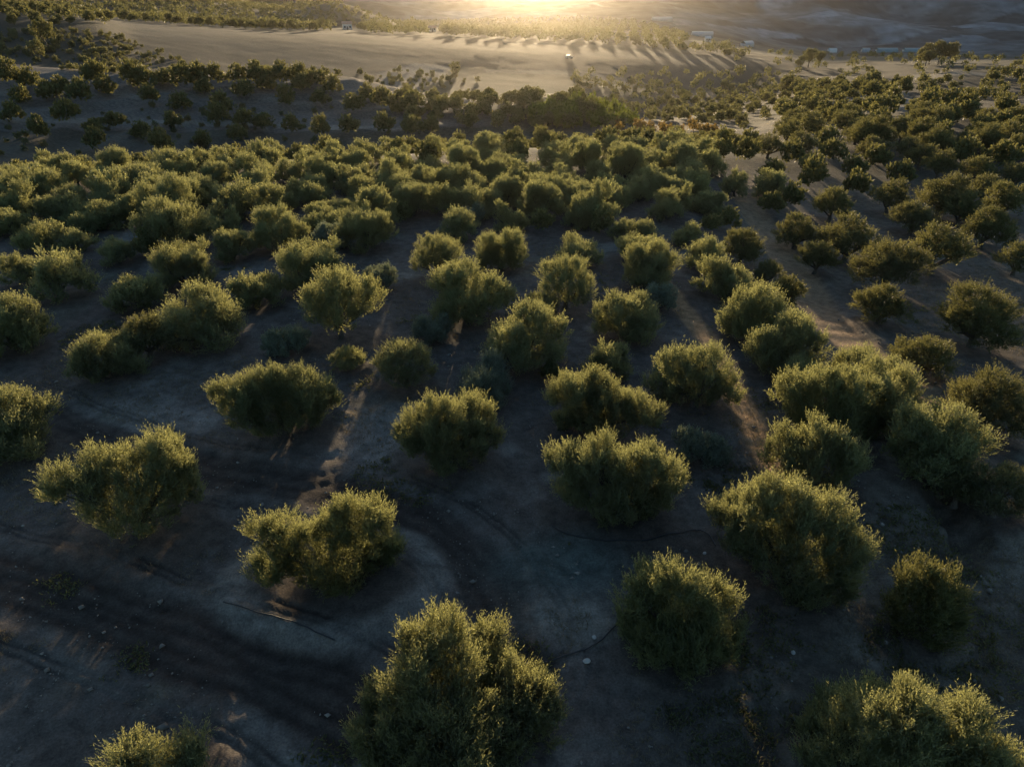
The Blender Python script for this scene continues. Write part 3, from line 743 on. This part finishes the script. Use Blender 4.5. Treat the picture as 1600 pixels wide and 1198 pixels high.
GROUPS = 'olive trees of the grove'
def hero_tree(t, spec):
    r = np.random.default_rng(int(t['px']*7 + t['py']))
    root = np.array([t['x'], t['y'], t['z']])
    hd = unit(root[:2]); lobes = []
    for (x, y, rp) in spec:
        d = ray(x, y); h = d[:2] @ hd
        base = root[:2] @ hd
        rad = rp*np.linalg.norm(root - [0, 0, CAM_H])/FPX
        T = (base + r.uniform(-0.5, 0.5)*rad)/h
        P = np.array([0, 0, CAM_H]) + d*T
        P = P - [0, 0, .22 + .12*rad + (.55 if t['pw'] > 300 else 0)]
        zmin = float(base_z(P[:1], P[1:2])[0]) + rad*0.60
        if P[2] < zmin:
            T2 = (CAM_H - zmin)/(-d[2]); P = np.array([0, 0, CAM_H]) + d*T2
        p = P - root
        lobes.append((p[0], p[1], p[2] - rad*.22, rad*0.56, rad*0.56, rad*0.58))
        for q in range(4):
            an = q*1.57 + r.uniform(-.4, .4); o = rad*r.uniform(.40, .62); k = rad*r.uniform(.30, .42); v = k*r.uniform(1.1, 1.6)
            lobes.append((p[0] + o*math.cos(an), p[1] + o*math.sin(an), max(p[2] + r.uniform(-.55, .1)*rad, .25), k, k, v))
        lobes.append((p[0], p[1], p[2] + rad*.08, rad*.36, rad*.36, rad*.5))
    cen = np.mean([l[:3] for l in lobes], 0)
    lobes.append((cen[0], cen[1], cen[2]*0.8, t['w']*.26, t['w']*.26, t['w']*.24))
    big = t['pw'] > 180
    m = M_DARK if t['kind'] == 'r' else M_LEAF
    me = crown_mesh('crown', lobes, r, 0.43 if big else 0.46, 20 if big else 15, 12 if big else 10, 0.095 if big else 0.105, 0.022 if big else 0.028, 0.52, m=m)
    tv, tq = trunk_mesh(lobes, r, 0.55, 0.17, 6)
    e = link('olive_tree', None); e.location = root; e.empty_display_size = 0.3
    tag(e, t['label'], 'olive tree', GROUPS)
    link('crown', me, e); link('trunk', quads_mesh('trunk', tv, tq, M_BARK, True), e)

def generic_lobes(r, kind):
    """A crown one unit wide."""
    L = []
    if kind in 'ro':
        n = r.integers(6, 9)
        for i in range(n):
            a = 2*math.pi*i/n + r.uniform(-.35, .35); d = r.uniform(.16, .33)
            L.append((d*math.cos(a), d*math.sin(a), r.uniform(.27, .52), *([r.uniform(.14, .21)]*2), r.uniform(.15, .21)))
        L.append((r.normal()*.05, r.normal()*.05, .62, .23, .23, .17)); L.append((0, 0, .42, .26, .26, .2))
    else:
        nh = r.integers(2, 5); a0 = r.uniform(0, 6.28)
        for h in range(nh):
            a = a0 + 6.28*h/nh + r.uniform(-.35, .35); d = r.uniform(.15, .27); hr = r.uniform(.16, .25); ht = r.uniform(.50, .80)
            hx, hy = d*math.cos(a), d*math.sin(a)
            L.append((hx, hy, ht - .26, hr*.62, hr*.62, .2))
            for i in range(r.integers(4, 7)):
                b = r.uniform(0, 6.28); o = hr*math.sqrt(r.uniform(.1, 1)); q = r.uniform(.065, .105); v = q*r.uniform(1.1, 1.9)
                L.append((hx + o*math.cos(b), hy + o*math.sin(b), max(ht - v - .30*(o/hr)**2 + r.normal()*.05, .15), q, q, v))
        for i in range(6):
            a = i*1.05 + r.uniform(-.3, .3); d = r.uniform(.22, .36); q = r.uniform(.09, .13)
            L.append((d*math.cos(a), d*math.sin(a), r.uniform(.12, .26), q, q, q))
        L.append((0, 0, .28, .22, .22, .18)); return L
    return L

PROTO = {}
def proto(kind, lod, i):
    k = (kind, lod, i)
    if k not in PROTO:
        r = np.random.default_rng(int('mosr'.index(kind)*1000 + lod*100 + i + 5))
        L = generic_lobes(r, kind); S = {0: 5.0, 1: 5.0, 2: 5.0}[lod]
        Lm = [tuple(np.array(l)*S) for l in L]
        m = {'m': M_LEAF, 'o': M_LEAF, 's': M_SILVER, 'r': M_DARK}[kind]
        if lod == 0: a = (0.48, 13, 9, 0.11, 0.036, 0.62)
        elif lod == 1: a = (0.55, 10, 7, 0.15, 0.055, 0.62)
        else: a = (0.60, 7, 6, 0.19, 0.08, 0.62)
        me = crown_mesh('crown', Lm, r, *a, m=m, up={'r': .45, 'o': .9}.get(kind, 1.1), floor={'r': .42, 'o': .6}.get(kind, .12))
        tv, tq = trunk_mesh(Lm, r, 0.8 if kind in 'ro' else 0.5, 0.21 if kind == 'r' else 0.15, 5)
        PROTO[k] = (me, quads_mesh('trunk', tv, tq, M_BARK, True), S)
    return PROTO[k]

first_of = {}
def place_tree(t, label):
    lod = 0 if t['pw'] > 95 else (1 if t['pw'] > 62 else 2)
    i = int(rng.integers(0, {0: 5, 1: 6, 2: 6}[lod] if t['kind'] != 's' else 2))
    k = (t['kind'], lod, i)
    if k not in first_of:
        me, tr, S = proto(*k)
        e = link('olive_tree', None); c = link('crown', me, e); b = link('trunk', tr, e); first_of[k] = (e, c, b)
    else:
        e0, c0, b0 = first_of[k]
        e = e0.copy(); col.objects.link(e)
        c = c0.copy(); col.objects.link(c); c.parent = e
        b = b0.copy(); col.objects.link(b); b.parent = e
    s = t['w']/5.0*(0.98 if t['kind'] in 'ro' else (1.14 if t['py'] > 420 else 1.03))
    e.location = (t['x'], t['y'], t['z'] - 0.02); e.rotation_euler = (rng.normal()*.04, rng.normal()*.04, rng.uniform(0, 6.28))
    e.scale = (s, s, s*rng.uniform(0.82, 1.08)*0.92); e.empty_display_size = 0.3
    tag(e, label, 'olive tree', GROUPS)

ONES = 'zero one two three four five six seven eight nine ten eleven twelve thirteen fourteen fifteen sixteen seventeen eighteen nineteen'.split()
TENS = 'x x twenty thirty forty fifty sixty seventy eighty ninety'.split()
def spell(n):
    n = int(n)
    if n < 20: return ONES[n]
    if n >= 100: return 'a hundred'
    return TENS[n//10] + ('-' + ONES[n % 10] if n % 10 else '')
used_labels = set()
def auto_label(t):
    a, b = t['px']/W0*100, t['py']/H0*100
    if not 0 <= a <= 100:
        for w_ in ('olive tree', 'leafy olive tree', 'half-seen olive tree'):
            s = f"{w_} cut by the {'left' if a < 0 else 'right'} edge, {spell(round(b))} percent down the photo"
            if s not in used_labels: break
        used_labels.add(s); return s
    D = math.hypot(t['x'], t['y'])
    size = 'small' if t['w'] < 4.1 else ('broad' if t['w'] > 5.6 else 'bushy')
    kind = {'m': size, 'o': 'open', 's': 'silvery', 'r': 'trunked ' + size if t['w'] > 4.1 else 'small dark'}[t['kind']]
    where = 'on the far terraces' if (D > 125 and a < 64) else ('in the right-hand grove' if a > 74 else 'in the dense grove')
    for da, db in ((0, 0), (1, 0), (-1, 0), (0, 1), (0, -1), (1, 1), (-1, -1), (1, -1), (-1, 1), (2, 0), (-2, 0)):
        s = f'{kind} olive {where}, {spell(max(0, round(a)+da))} percent across, {spell(max(0, round(b)+db))} percent down the photo'
        if s not in used_labels: break
    used_labels.add(s); return s

byidx = {}
single = [t for t in single if -.5*t['pw'] < t['px'] < W0 + .5*t['pw']]
for n, sp in HERO.items(): byidx[(TREES[n][0], TREES[n][1])] = sp
for t in single:
    sp = byidx.get((t['px'], t['py'])) if t['label'] else None
    if sp is not None: hero_tree(t, sp)
    else: place_tree(t, t['label'] or auto_label(t))

# the many small trees farther off, one mass
def mass(name, items, protos, m, **props):
    Vs = []; Ts = []
    for t in items:
        v, tn = protos(t); Ts.append(tn)
        a = rng.uniform(0, 6.28); s = t['w']
        R_ = np.array([[math.cos(a), -math.sin(a), 0], [math.sin(a), math.cos(a), 0], [0, 0, 1]])
        Vs.append((v*[1, 1, rng.uniform(.85, 1.15)]) @ R_.T*s + [t['x'], t['y'], t['z']])
    V = np.concatenate(Vs)
    return link(name, leaf_mesh(name, V, np.concatenate(Ts), m), kind='stuff', **props)
def small_crowns(n, kind, gap, sh, lv, L, Wd, sl, seed, floor):
    out = []
    for i in range(n):
        r = np.random.default_rng(seed+i); out.append(crown_verts(generic_lobes(r, kind), r, gap, sh, lv, L, Wd, sl, floor=floor, fill=.3))
    return out
MIDC = small_crowns(5, 'r', 0.13, 2, 3, .09, .05, .10, 900, .15)
LOWC = small_crowns(5, 'r', 0.30, 1, 2, .20, .13, .12, 950, .12)
def pick(t): 
    c = MIDC if t['pw'] > 16 else LOWC
    return c[rng.integers(0, 5)]
mass('distant_olive_trees', rest, pick, M_DARK, label='mass of small olive trees dotting the farther slopes and plain')
print('trees single', len(single), 'rest', len(rest), 'leaf quads', len(bpy.data.objects['distant_olive_trees'].data.polygons))

# scrub on the slopes, reeds, golden bushes
def scatter_px(n, pg, w0, w1, dmin=0, dmax=9e9):
    P = np.array(pg); out = []; f = poly(pg); tries = 0
    while len(out) < n and tries < n*12:
        tries += 1
        x = rng.uniform(P[:, 0].min(), P[:, 0].max()); y = rng.uniform(P[:, 1].min(), P[:, 1].max())
        if not f(np.array([x]), np.array([y]))[0]: continue
        p = ground_hit(x, y)
        if p is None or not dmin < math.hypot(p[0], p[1]) < dmax: continue
        s = math.hypot(p[0], p[1], ); w = rng.uniform(w0, w1)
        out.append(dict(x=p[0], y=p[1], z=p[2]-0.1, w=w, pw=w*FPX/s))
    return out
SHC = small_crowns(5, 'm', 0.26, 1, 3, .15, .08, .14, 990, .02)
shrubs = scatter_px(300, [(-20, 50), (170, 50), (330, 112), (180, 118), (-20, 98)], 0.8, 2.4) \
       + scatter_px(120, [(880, 118), (1060, 125), (1240, 140), (1180, 205), (1000, 192), (900, 160)], 1.4, 3.6) \
       + scatter_px(45, [(1240, 110), (1600, 100), (1600, 168), (1440, 160), (1350, 128)], 1.5, 4.0) \
       + scatter_px(70, [(620, 150), (990, 150), (1000, 205), (640, 200)], 1.2, 2.8) \
       + scatter_px(70, [(380, 118), (640, 112), (760, 128), (640, 148), (560, 126)], 1.2, 2.6) \
       + scatter_px(70, [(0, 165), (640, 170), (640, 232), (0, 245)], 0.7, 1.6) \
       + scatter_px(40, [(420, 2), (520, -3), (640, 40), (430, 40)], 2, 4)
mass('scrub', shrubs, lambda t: SHC[rng.integers(0, 5)], M_DARK, label='low dark scrub scattered over the far slopes')
reeds = scatter_px(90, [(860, 165), (960, 170), (1000, 200), (900, 206), (820, 190)], 1.6, 3.2)
mass('reeds', reeds, lambda t: (lambda c: (c[0]*[.8, .8, 1.3], c[1]))(SHC[rng.integers(0, 5)]), M_GREEN, label='bright green reeds filling the dip behind the grove')
gold = scatter_px(16, [(930, 200), (1080, 196), (1120, 214), (960, 218)], 1.6, 3.0)
for g in gold:
    v, tn = SHC[rng.integers(0, 5)]; me = leaf_mesh('golden_bush', v*g['w'], tn, M_RUST)
    o = link('golden_bush', me); o.location = (g['x'], g['y'], g['z'])
    tag(o, 'golden autumn bush in the dip just behind the dense grove', 'bush', 'golden bushes behind the grove')

# taller trees standing alone on the far slopes
def round_tree(px, py, w, h, D, label, kind='round'):
    x, y = polar(px, py, D); z = float(base_z(np.array([x]), np.array([y]))[0])
    r = np.random.default_rng(int(px)); L = []
    for i in range(8):
        a = r.uniform(0, 6.28); d = r.uniform(.05, .3)*w
        L.append((d*math.cos(a), d*math.sin(a), r.uniform(.35, .8)*h, w*.24, w*.24, h*.2))
    e = link('round_tree', None); e.location = (x, y, z - .1)
    link('crown', crown_mesh('crown', L, r, .9, 3, 4, .5, .25, .9, m=M_DARK, floor=.1*h), e)
    tv, tq = trunk_mesh(L, r, .3*h, .22, 4); link('trunk', quads_mesh('trunk', tv, tq, M_BARK, True), e)
    tag(e, label, 'tree')
round_tree(72, 70, 6.5, 9, 275, 'lone round tree on the dark slope at the far upper left')
round_tree(62, 92, 4.5, 5, 262, 'low dark tree below the lone round tree at the far left')
round_tree(1225, 150, 6, 8, 300, 'dark upright tree above the sandy spur at the right')
for k, (x, d, w, h) in enumerate([(1262, 480, 9, 10), (1250, 470, 6, 7), (1278, 490, 7, 8)]):
    round_tree(x, 108, w, h, d, ['tallest', 'left', 'right'][k] + ' tree of the small dark clump in the right-hand valley')
for k, (x, d, w, h) in enumerate([(1437, 500, 9, 9), (1450, 510, 11, 11), (1464, 500, 12, 12), (1480, 505, 10, 11), (1445, 490, 7, 7)]):
    round_tree(x, 106, w, h, d, ['leftmost', 'second from left', 'tallest', 'rightmost', 'lowest front'][k] + ' tree of the dense dark stand behind the right-hand knoll')
round_tree(712, 118, 4, 5, 300, 'single bush at the edge of the pale bare field')

# dry grass, weeds and clods on the near ground
def near_litter():
    n = 26000
    Y = rng.uniform(9, 62, n*3); X = rng.uniform(-1, 1, n*3)*(6 + 0.72*Y)
    k = fbm(X/4, Y/4, 4, 61) + 0.25*fbm(X/1.1, Y/1.1, 2, 62) > 0.12 
    k &= (pdist(X, Y, TRACK_A)[0] > 1.7) & (pdist(X, Y, TRACK_B)[0] > 1.3) & (pdist(X, Y, PATH_B)[0] > 1.6)
    X, Y = X[k][:n], Y[k][:n]; Z = base_z(X, Y)
    P = np.repeat(np.stack([X, Y, Z + .02], -1), 4, 0); P[:, :2] += rng.normal(size=(len(P), 2))*.05
    ax = unit(np.stack([rng.normal(size=len(P))*.55, rng.normal(size=len(P))*.55, np.full(len(P), .8)], -1))
    V = leaf_cards(P, ax, rng.uniform(.06, .22, len(P)), .018, rng)
    link('dry_grass', quads_mesh('dry_grass', V, np.arange(len(V)).reshape(-1, 4), M_DRY), kind='stuff', label='sparse dry grass tufts over the bare soil')
near_litter()
def weeds_and_clods():
    n = 9000
    Y = rng.uniform(8, 60, n*4); X = rng.uniform(-1, 1, n*4)*(6 + 0.72*Y)
    az = np.arctan2(X, Y)
    dens = fbm(X/3+7, Y/3, 4, 63) + .5*sstep(.2, .45, az)*sstep(40, 26, Y)
    k = (dens > .42) & (pdist(X, Y, PATH_B)[0] > 1.6) & (pdist(X, Y, PATH_A)[0] > .8)
    X, Y = X[k][:n], Y[k][:n]; Z = base_z(X, Y)
    P = np.repeat(np.stack([X, Y, Z + .03], -1), 9, 0); P[:, :2] += rng.normal(size=(len(P), 2))*.10
    ax = unit(np.stack([rng.normal(size=len(P)), rng.normal(size=len(P)), np.full(len(P), .7)], -1))
    V = leaf_cards(P, ax, rng.uniform(.06, .20, len(P)), .05, rng)
    link('weeds', leaf_mesh('weeds', V, np.full(len(V), .3), M_DARK), kind='stuff', label='low dark weeds in patches on the soil')
    n = 9000
    Y = rng.uniform(8, 48, n); X = rng.uniform(-1, 1, n)*(6 + 0.72*Y); k = fbm(X/2.5, Y/2.5, 3, 64) > -.1; X, Y = X[k], Y[k]
    xs, ys, zs = FINE[0]; Z = base_z(X, Y) + .03
    oc = np.array([(1, 0, 0), (0, 1, 0), (-1, 0, 0), (0, -1, 0), (0, 0, .8), (0, 0, -.8)], float)
    S = (rng.pareto(2.2, len(X)) + 1)*.018; S = np.minimum(S, .11)
    V = (oc[None]*(1 + .35*rng.normal(size=(len(X), 6, 1)))*S[:, None, None] + np.stack([X, Y, Z], -1)[:, None]).reshape(-1, 3)
    T = np.array([(0, 1, 4), (1, 2, 4), (2, 3, 4), (3, 0, 4), (1, 0, 5), (2, 1, 5), (3, 2, 5), (0, 3, 5)])
    link('pebbles', quads_mesh('pebbles', V, (T[None] + 6*np.arange(len(X))[:, None, None]).reshape(-1, 3), M_CLOD), kind='stuff', label='small clods and pebbles over the soil')
M_CLOD = plain_material('clod', (.19, .165, .14), .95, .4, 1.2)
weeds_and_clods()

# stones
M_STONE = plain_material('pale_stone', (.42, .39, .35), 0.9, .2, 3)
def stone_mesh(name, seed, s):
    bm = bmesh.new(); bmesh.ops.create_icosphere(bm, subdivisions=2, radius=s)
    r = np.random.default_rng(seed); d = unit(r.normal(size=(5, 3)))
    for v in bm.verts:
        n = np.array(v.co)/s; k = 1 + .28*sum(max(0, n @ q - .35) for q in d) - .18*max(0, -n[2])
        v.co = [n[0]*s*k*1.2, n[1]*s*k, n[2]*s*k*.75]
    me = bpy.data.meshes.new(name); bm.to_mesh(me); bm.free(); me.materials.append(M_STONE); return me
for k, (x, y, s, lb) in enumerate([(917, 1033, .09, 'pale stone beside the black hose, right of the largest tree'), (1240, 1018, .06, 'small white stone on the dark rough ground'),
        (928, 996, .06, 'small pale stone above the larger one beside the hose'), (1101, 866, .06, 'small pale stone near the right end of the hose loop')]):
    p = ground_hit(x, y); p[2] = fine_z(p[0], p[1])[0]; o = link('stone', stone_mesh('stone', k, s)); o.location = p + [0, 0, s*.3]; o.rotation_euler = (0, 0, k*1.3); tag(o, lb, 'stone')

# irrigation hoses on the soil
M_HOSE = plain_material('black_hose', (.018, .018, .02), .5, .1, 3)
def hose(pts, label):
    P = path3(pts); z = fine_z(P[:, 0], P[:, 1]) + .05
    P3 = np.concatenate([P, z[:, None]], 1); v, q = tube(P3, [.022]*len(P3), 6)
    tag(link('irrigation_hose', quads_mesh('irrigation_hose', v, q, M_HOSE, True)), label, 'hose', 'black irrigation hoses on the soil')
hose([(862, 824), (890, 838), (940, 846), (1000, 847), (1050, 836), (1085, 828), (1105, 836), (1118, 855)], 'black irrigation hose curving in a loop below the twin-lobed olive tree')
hose([(352, 950), (400, 966), (460, 988), (525, 1012)], 'straight black hose on the soil below the split-crowned olive tree')
hose([(850, 1035), (890, 1024), (935, 1005), (968, 978)], 'short black hose leading to the upright plumed olive tree')

# ------------------------------------------------------------------ far buildings and the car
M_WALL = plain_material('white_wall', (.55, .54, .51), .8, .08, .6)
M_ROOF = plain_material('roof_tile', (.34, .20, .14), .8, .2, 1.5)
M_FILM = plain_material('greenhouse_film', (.26, .29, .30), .35, .1, .4)
M_BLUE = plain_material('blue_green_film', (.12, .22, .24), .35, .1, .4)
M_GLASS = plain_material('window_glass', (.04, .05, .06), .15, .05, 1)
M_CAR = plain_material('car_paint', (.32, .32, .32), .4, .03, 1)
M_TYRE = plain_material('tyre_rubber', (.02, .02, .02), .8, .1, 4)
def box_mesh(name, x0, x1, y0, y1, z0, z1, m):
    V = [(x, y, z) for x in (x0, x1) for y in (y0, y1) for z in (z0, z1)]
    Q = [(0, 1, 3, 2), (4, 6, 7, 5), (0, 4, 5, 1), (2, 3, 7, 6), (0, 2, 6, 4), (1, 5, 7, 3)]
    return quads_mesh(name, V, Q, m)
def gable_mesh(name, x0, x1, y0, y1, z0, h, m, arch=1):
    n = 8 if arch else 2; V = []; Q = []
    for x in (x0, x1):
        for k in range(n+1):
            t = k/n; zz = math.sin(math.pi*t) if arch else 1 - abs(2*t-1); V.append((x, y0 + (y1-y0)*t, z0 + h*zz))
    for k in range(n): Q.append((k, k+1, n+1+k+1, n+1+k))
    for s in (0, n+1):
        for k in range(n//2):
            a, b, c, d = s+k, s+k+1, s+n-k-1, s+n-k
            if b != c: Q.append((a, b, c, d))
    return quads_mesh(name, V, Q, m)
def building(kind, px, py, D, L, Wd, H, rot, label, film=None):
    x, y, z = ground_hit(px, py); f_ = math.hypot(x, y)/D*(.8 if kind == 'greenhouse' else .85); L, Wd, H = L*f_, Wd*f_, max(2.4, H*f_)
    e = link(kind, None); e.location = (x, y, z); e.rotation_euler = (0, 0, rot)
    if kind == 'greenhouse':
        n = max(1, int(Wd//7)); w = Wd/n
        link('wall', box_mesh('wall', -L/2, L/2, -Wd/2, Wd/2, -1.5, H, film), e)
        for k in range(n): link('roof', gable_mesh('roof', -L/2, L/2, -Wd/2+k*w+.02, -Wd/2+(k+1)*w-.02, H+.01, 1.6, film), e)
        tag(e, label, 'greenhouse', 'greenhouses on the far plain')
    else:
        link('wall', box_mesh('wall', -L/2, L/2, -Wd/2, Wd/2, -1.5, H, M_WALL), e)
        link('roof', gable_mesh('roof', -L/2-.4, L/2+.4, -Wd/2-.5, Wd/2+.5, H+.01, 1.5, M_ROOF if kind == 'house' else M_WALL, 0), e)
        for k in (-.28, .28): link('window', box_mesh('window', L*k-.6, L*k+.6, -Wd/2-.04, -Wd/2+.05, 1.1, 2.3, M_GLASS), e)
        link('door', box_mesh('door', -.55, .55, -Wd/2-.05, -Wd/2+.05, 0, 2.1, M_GLASS), e)
        tag(e, label, 'house' if kind == 'house' else 'building')
building('house', 543, 47, 800, 10, 7, 6, .25, 'white house at the foot of the conical hill')
building('house', 676, 50, 900, 9, 6, 4, .1, 'small white house left of the sun glow')
building('greenhouse', 1034, 33, 1400, 42, 16, 4, .05, 'thin pale greenhouse farthest back right of the sun glow', M_FILM)
building('greenhouse', 1097, 57, 900, 28, 14, 3.5, -.1, 'long white greenhouse on the plain right of the sun glow', M_FILM)
building('shed', 1105, 66, 830, 6, 5, 3, .2, 'small white shed in front of the long white greenhouse')
building('greenhouse', 1167, 73, 800, 14, 9, 3.5, .5, 'tilted grey greenhouse right of the long white one', M_FILM)
for k, (x, D, L, f) in enumerate([(1300, 1480, 24, M_WALL), (1352, 1480, 22, M_FILM), (1385, 1460, 60, M_BLUE), (1430, 1440, 70, M_BLUE)]):
    building('greenhouse', x, 82, D, L*.7, 12, 2.6, .05*k - .1, ['leftmost white greenhouse in the blue valley at the right', 'pale greenhouse second from left in the blue valley', 'first long blue-green greenhouse in the blue valley', 'last long blue-green greenhouse in the blue valley'][k], f)
def car():
    p = ground_hit(889, 92); e = link('parked_car', None); e.location = p; e.rotation_euler = (0, 0, .3); e.scale = (.85, .85, .85)
    prof = [(-2.1, .35), (-2.1, .95), (-1.9, 1.0), (-1.6, 1.75), (.6, 1.8), (1.1, 1.1), (2.0, .95), (2.15, .7), (2.15, .35)]
    bm = bmesh.new(); vs0 = [bm.verts.new((x, -.85, z)) for x, z in prof]; vs1 = [bm.verts.new((x, .85, z)) for x, z in prof]
    bm.faces.new(vs0); bm.faces.new(vs1[::-1])
    for k in range(len(prof)): q = (k+1) % len(prof); bm.faces.new((vs0[q], vs0[k], vs1[k], vs1[q]))
    me = bpy.data.meshes.new('body'); bm.to_mesh(me); bm.free(); me.materials.append(M_CAR); link('body', me, e)
    for sy in (-.86, .86): link('window', box_mesh('window', -1.4, .6, sy-.02, sy+.02, 1.1, 1.65, M_GLASS), e)
    for sx in (-1.3, 1.35):
        for sy in (-.8, .8):
            bm = bmesh.new(); bmesh.ops.create_cone(bm, cap_ends=True, segments=14, radius1=.34, radius2=.34, depth=.22)
            bmesh.ops.rotate(bm, verts=bm.verts, matrix=__import__('mathutils').Matrix.Rotation(math.pi/2, 3, 'X')); bmesh.ops.translate(bm, verts=bm.verts, vec=(sx, sy, .34))
            me = bpy.data.meshes.new('wheel'); bm.to_mesh(me); bm.free(); me.materials.append(M_TYRE); link('wheel', me, e)
    tag(e, 'white van parked on the pale bare field below the sun glow', 'van')
car()

# ------------------------------------------------------------------ haze: one closed box of even air round everything
def haze():
    zs = [v for o in scene.objects if o.type == 'MESH' and o.get('kind') == 'structure' for v in (min(q[2] for q in o.bound_box), max(q[2] for q in o.bound_box))]
    me = box_mesh('haze', -4200, 4200, -4200, 4200, min(zs)-1.5, max(max(zs), CAM_H) + 8, M_WALL); me.materials.clear()
    m, nt, out = mat('haze_air')
    v = N(nt, 'ShaderNodeVolumePrincipled'); v.inputs['Color'].default_value = (.86, .81, .74, 1); v.inputs['Density'].default_value = HAZE_DENSITY; v.inputs['Anisotropy'].default_value = HAZE_G
    nt.links.new(v.outputs[0], out.inputs['Volume']); me.materials.append(m)
    bm = bmesh.new(); bm.from_mesh(me); bmesh.ops.recalc_face_normals(bm, faces=bm.faces); bm.to_mesh(me); bm.free()
    link('haze', me, kind='stuff', label='thin sunlit evening haze')
haze()
